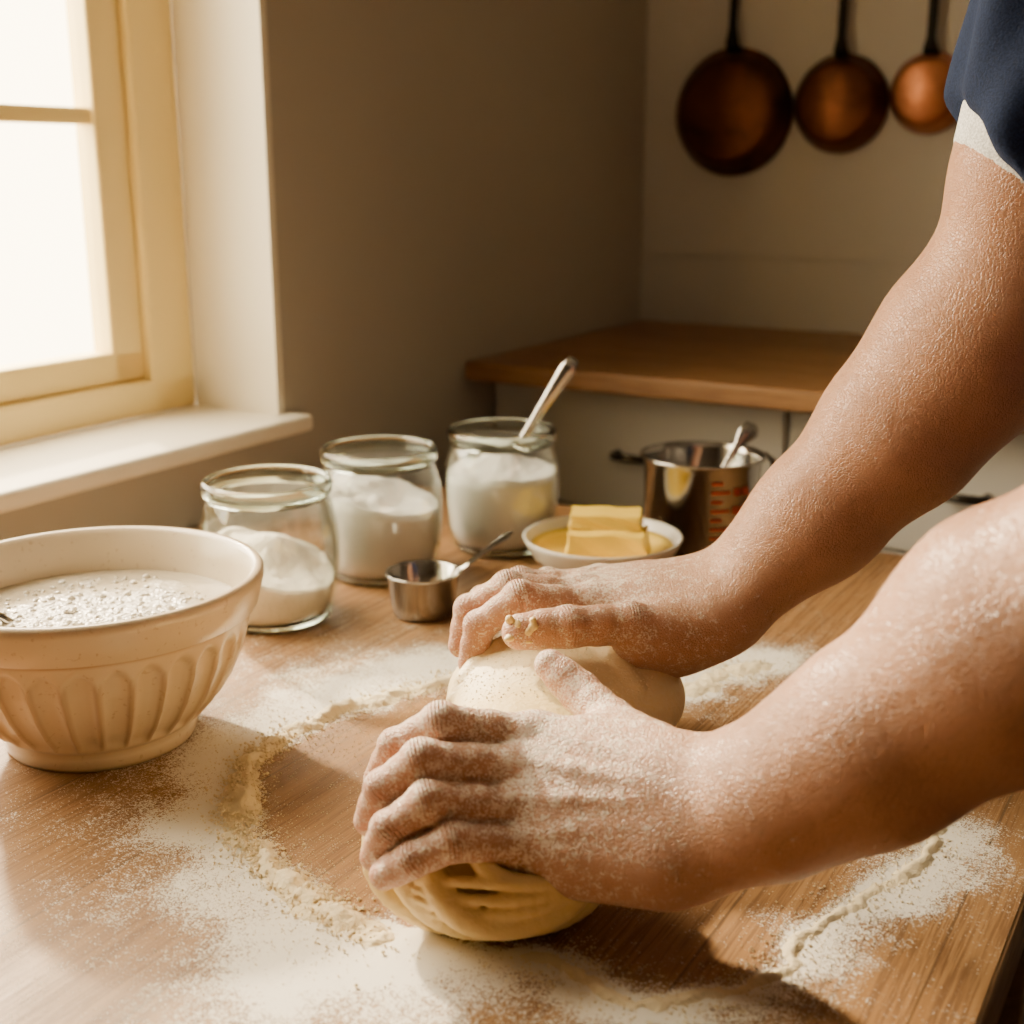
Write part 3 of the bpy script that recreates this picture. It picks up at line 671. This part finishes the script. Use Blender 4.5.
# --- right (back) hand
ind=[D(594,606,.962),D(520,598,.945),D(480,626,.950),D(471,663,.957)]
mid_=[D(584,595,.985),D(508,588,.970),D(470,610,.973),D(461,645,.978)]
rin=[D(590,588,1.008),D(520,583,.995),D(484,600,.998),D(474,630,1.002)]
pin=[D(600,584,1.028),D(548,582,1.02),D(518,596,1.02),D(505,618,1.022)]
th=[D(688,634,.938),D(630,624,.922),D(568,627,.908),D(520,632,.902)]
wr=D(728,598,.965); wt=D(722,584,.985); wb=D(730,612,.95)
fingers=[(ind,[.0132,.0124,.0110,.0098]),(mid_,[.0132,.0124,.0110,.0098]),(rin,[.0125,.0116,.0104,.0092]),(pin,[.0115,.0104,.0092,.0082]),(th,[.0185,.0150,.0146,.0128])]
palm=[(wb,ind[0],.0245,.0155,pk),(wb*.6+wt*.4,mid_[0],.0245,.0155,pk),(wb*.35+wt*.65,rin[0],.0235,.0150,pk),(wt,pin[0],.0235,.0138,pk),
      (D(700,630,.945),D(640,640,.930),.026,.020,.02),(D(655,622,.975),D(690,622,.975),.028,.028,.02),(D(672,648,.955),D(640,650,.955),.020,.018,.02)]
m1=D(818,516,.950); m2=D(898,432,.925); m3=D(970,347,.900); el=D(1008,292,.880); shR=np.array([.376,.853,T0+.63])
arm=[(wt,m1,.0250,.037,.03),(wb,m1,.0255,.038,.03),(m1,m2,.038,.0520,.03),(m2,m3,.0520,.0600,.03),(m3,el,.0600,.0560,.03),(el,el*.72+shR*.28,.0560,.0510,.015),(el*.72+shR*.28,shR,.0510,.06,.03)]
nrm=unit(np.cross(ind[0]-wr,pin[0]-wr)); 
if nrm[2]<0: nrm=-nrm
tend=[]
for q,w_ in ((ind[0],.85),(mid_[0],.6),(rin[0],.35),(pin[0],.1)):
    a=wt*(1-w_)+wb*w_; st_=a*.4+q*.6
    tend.append((st_+nrm*.0160,q+nrm*.0108,.0034,.004)); tend.append((q+nrm*.006,q+nrm*.0074,.0098,.005))
tend.append((wt+nrm*.017+np.array([.012,0,0]),wt+nrm*.018+np.array([.013,0,0]),.011,.012))
build_arm('right_arm',fingers,palm,arm,tend,(-.07,.76,T0+.03),(.46,1.08,T0+.72),.0016,nrm,unit(m3-wr),wr)
specks.obj('flour_specks',flour_m,parent=person)
hairs.obj('forearm_hair',armhair_m,parent=person)
f=Field(D(520,632,.902)-.03,D(520,632,.902)+.03,.0012)
for i in range(12):
    c=D(522+random.uniform(-16,14),630+random.uniform(-11,13),.902-.0092+random.uniform(-.001,.002)); f.ell(c,(random.uniform(.0025,.0045),.0030,random.uniform(.0018,.0035)),k=.002)
V,Q=f.mesh(); o=mesh_obj('dough_smear',V,Q,dough_m,True,parent=person); set_attr(o,'flour',np.zeros(len(V)))
elR=el
# --- clothes and the rest of the baker
shL=np.array([.300,.500,1.34]); elL=D(1160,575,.565)
pel=np.array([.505,.585,.93]); mid_s=(shL+shR)/2; chest=mid_s*.70+pel*.30; lat=unit((shR-shL)*np.array([1,1,0]))
f=Field((.12,.30,.78),(.80,1.05,1.62),.0038)
f.cap(chest-lat*.09,chest+lat*.09,.105,.105,.05); f.cap(mid_s-lat*.09+bv*.02,mid_s+lat*.09+bv*.02,.085,.085,.05)
w_=mid_s*.35+pel*.65; f.cap(w_-lat*.06,w_+lat*.06,.105,.105,.06); f.cap(pel-lat*.07,pel+lat*.07,.115,.115,.06)
hemR=elR*.83+shR*.17; hemL=elL*.60+shL*.40
for hem,sh,c in((hemR,shR,mid_s),(hemL,shL,mid_s)):
    lowp=hem-unit(sh-hem)*.05
    f.cap(lowp,sh,.0610,.078,.03); f.cap(sh,c,.078,.075,.05)
X,Y,Z=f.ax[0][:,None,None],f.ax[1][None,:,None],f.ax[2][None,None,:]
for hem,sh,tl in((hemR,shR,1.25),(hemL,shL,0)):
    ax=unit(unit(sh-hem)+np.array([tl,-.1*tl,0])); pl=-((X-hem[0])*ax[0]+(Y-hem[1])*ax[1]+(Z-hem[2])*ax[2])
    near=np.sqrt((X-hem[0])**2+(Y-hem[1])**2+(Z-hem[2])**2)<.14
    f.a=np.where(near,np.maximum(f.a,pl),f.a).astype(np.float32)
V,Q=f.mesh()
axR=unit(shR-hemR); rel=V-hemR; s_=rel@axR; rad=rel-s_[:,None]*axR; rl=np.linalg.norm(rad,axis=1); ang=np.arctan2(rad[:,1],rad[:,0])
wgt=np.exp(-(np.maximum(rl-.09,0)/.03)**2)*np.exp(-(np.maximum(-s_-.06,0)/.02)**2)
V=V+(rad/(rl[:,None]+1e-6))*(wgt*(.001+.0042*(np.sin(ang*5+s_*22)+.6*np.sin(ang*9-s_*40))))[:,None]
smoothmod(mesh_obj('navy_shirt',V,Q,navy_m,True,parent=person),6)
f=Field((.2,.70,1.05),(.5,1.05,1.5),.0025); ax=unit(shR-hemR); h2=hemR+ax*.006; f.cap(h2-ax*.05,shR,.0575,.063,.01)
X,Y,Z=f.ax[0][:,None,None],f.ax[1][None,:,None],f.ax[2][None,None,:]; ax=unit(ax+np.array([.62,0,0]))
f.a=np.maximum(f.a,-((X-h2[0])*ax[0]+(Y-h2[1])*ax[1]+(Z-h2[2])*ax[2])).astype(np.float32)
V,Q=f.mesh(); smoothmod(mesh_obj('white_undersleeve',V,Q,white_m,True,parent=person),3)
# head
fwd=unit(-bv+np.array([0,0,-.55])); hu=unit(np.array([0,0,1])-fwd*fwd[2]); hs=np.cross(fwd,hu); hcn=mid_s-bv*.055+np.array([0,0,.235])
R=np.stack([hs,fwd,hu],1); H=lambda a,b,c:hcn+hs*a+fwd*b+hu*c
f=Field(hcn-.2,hcn+.17,.003)
f.ell(H(0,-.01,.02),(.074,.092,.095),R,.01); f.ell(H(0,.02,-.045),(.056,.062,.066),R,.03); f.cap(H(0,.065,-.085),H(0,.06,-.085),.018,.018,.03)
f.cap(H(0,.084,.012),H(0,.106,-.022),.009,.013,.012); f.cap(H(-.016,.092,-.028),H(.016,.092,-.028),.008,.008,.01)
f.cap(H(-.018,.080,-.056),H(.018,.080,-.056),.008,.008,.008)
for s in(-1,1):
    f.ell(H(.030*s,.088,.008),(.017,.014,.012),R,.006,-1); f.cap(H(.018*s,.086,.026),H(.045*s,.076,.026),.008,.006,.01)
    f.ell(H(.078*s,-.006,-.008),(.010,.018,.030),R,.008)
f.cap(H(0,-.03,-.05),mid_s+np.array([0,0,.03]),.055,.062,.03)
V,Q=f.mesh(); o=mesh_obj('head',V,Q,skin_m,True,parent=person)
for a_ in('red','crease_s','crease_m','flour'): set_attr(o,a_,np.zeros(len(V)))
f=Field(hcn-.2,hcn+.17,.003); f.ell(H(0,-.018,.032),(.082,.094,.095),R,.01); f.ell(H(0,.085,-.02),(.085,.075,.070),R,.015,-1); f.ell(H(0,.0,-.10),(.12,.15,.075),R,.01,-1)
V,Q=f.mesh(); mesh_obj('hair',V,Q,hair_m,True,parent=person)
eye_m=simple('eye',(.75,.72,.7,1),.1)
m=MB()
for s in(-1,1):
    m.lathe([(.0115*math.sin(q),.0115*math.cos(q)) for q in np.linspace(.01,3.13,14)],20,Matrix.Translation(H(.030*s,.074,.008)))
m.obj('eyes',eye_m,True,parent=person)
f=Field((.30,.25,0),(.80,.95,1.0),.006)
f.cap(pel-lat*.07,pel+lat*.07,.108,.108,.05)
feet=[]
for s in(-1,1):
    hp=pel+lat*.09*s-np.array([0,0,.04]); kn=np.array([hp[0],hp[1],.50])+lat*.02*s-bv*.01; an=np.array([kn[0],kn[1],.09])+lat*.01*s+bv*.03
    f.cap(hp,kn,.088,.062,.04); f.cap(kn,an,.062,.048,.03); feet.append(an)
V,Q=f.mesh(); mesh_obj('trousers',V,Q,trouser_m,True,parent=person)
f=Field((.15,.20,-.02),(.85,1.0,.16),.005)
for an in feet:
    a=an.copy(); a[2]=.045; f.cap(a+bv*.04,a-bv*.07,.043,.042,.02); f.cap(a-bv*.07,a-bv*.15-np.array([0,0,.01]),.044,.034,.02); f.cap(an,a,.046,.044,.02)
Z=f.ax[2][None,None,:]; f.a=np.maximum(f.a,(.002-Z)+np.zeros_like(f.a)).astype(np.float32)
V,Q=f.mesh(); mesh_obj('shoes',V,Q,shoe_m,True,parent=person)
# ---------------------------------------------------------------- light
def aim(o,p,target):
    o.location=Vector(p); o.rotation_euler=(Vector(target)-Vector(p)).to_track_quat('-Z','Y').to_euler()
li=bpy.data.lights.new('window_daylight','AREA'); li.shape='RECTANGLE'; li.size=1.5; li.size_y=1.4; li.energy=125; li.color=(1,.85,.64)
lo=bpy.data.objects.new('window_daylight',li); COL.objects.link(lo); aim(lo,L2W(BW-.75,.90,1.85),L2W(BW+.9,.75,.85))
su=bpy.data.lights.new('sun','SUN'); su.energy=14.0; su.angle=math.radians(3); su.color=(1,.80,.53)
so=bpy.data.objects.new('sun',su); COL.objects.link(so); aim(so,L2W(-1,.45,.60),L2W(0,0,0)); so.location=L2W(BW-1.5,1.4,2.4)
w=bpy.data.worlds.new('sky'); bpy.context.scene.world=w; w.use_nodes=True; nt=w.node_tree
tc=nt.nodes.new('ShaderNodeTexCoord'); dp=nt.nodes.new('ShaderNodeVectorMath'); dp.operation='DOT_PRODUCT'; nt.links.new(tc.outputs['Generated'],dp.inputs[0])
dp.inputs[1].default_value=tuple(unit(-bv+np.array([0,0,.25])))
mr=nt.nodes.new('ShaderNodeMapRange'); mr.interpolation_type='SMOOTHSTEP'; mr.inputs[1].default_value=.05; mr.inputs[2].default_value=.75; nt.links.new(dp.outputs['Value'],mr.inputs[0])
mx=nt.nodes.new('ShaderNodeMix'); mx.data_type='RGBA'; nt.links.new(mr.outputs[0],mx.inputs[0]); mx.inputs[6].default_value=(.5,.48,.46,1); mx.inputs[7].default_value=(14,11.4,7.2,1)
nt.links.new(mx.outputs[2],nt.nodes['Background'].inputs[0]); nt.nodes['Background'].inputs[1].default_value=1.0
# ---------------------------------------------------------------- camera
cd=bpy.data.cameras.new('camera'); cam=bpy.data.objects.new('camera',cd); COL.objects.link(cam)
cd.sensor_width=36; cd.lens=FP/1024*36; cam.location=(0,0,CAMZ); cam.rotation_euler=(math.radians(90)-PITCH,0,0)
cd.dof.use_dof=True; cd.dof.focus_distance=.86; cd.dof.aperture_fstop=6.0; cd.clip_start=.05
bpy.context.scene.camera=cam
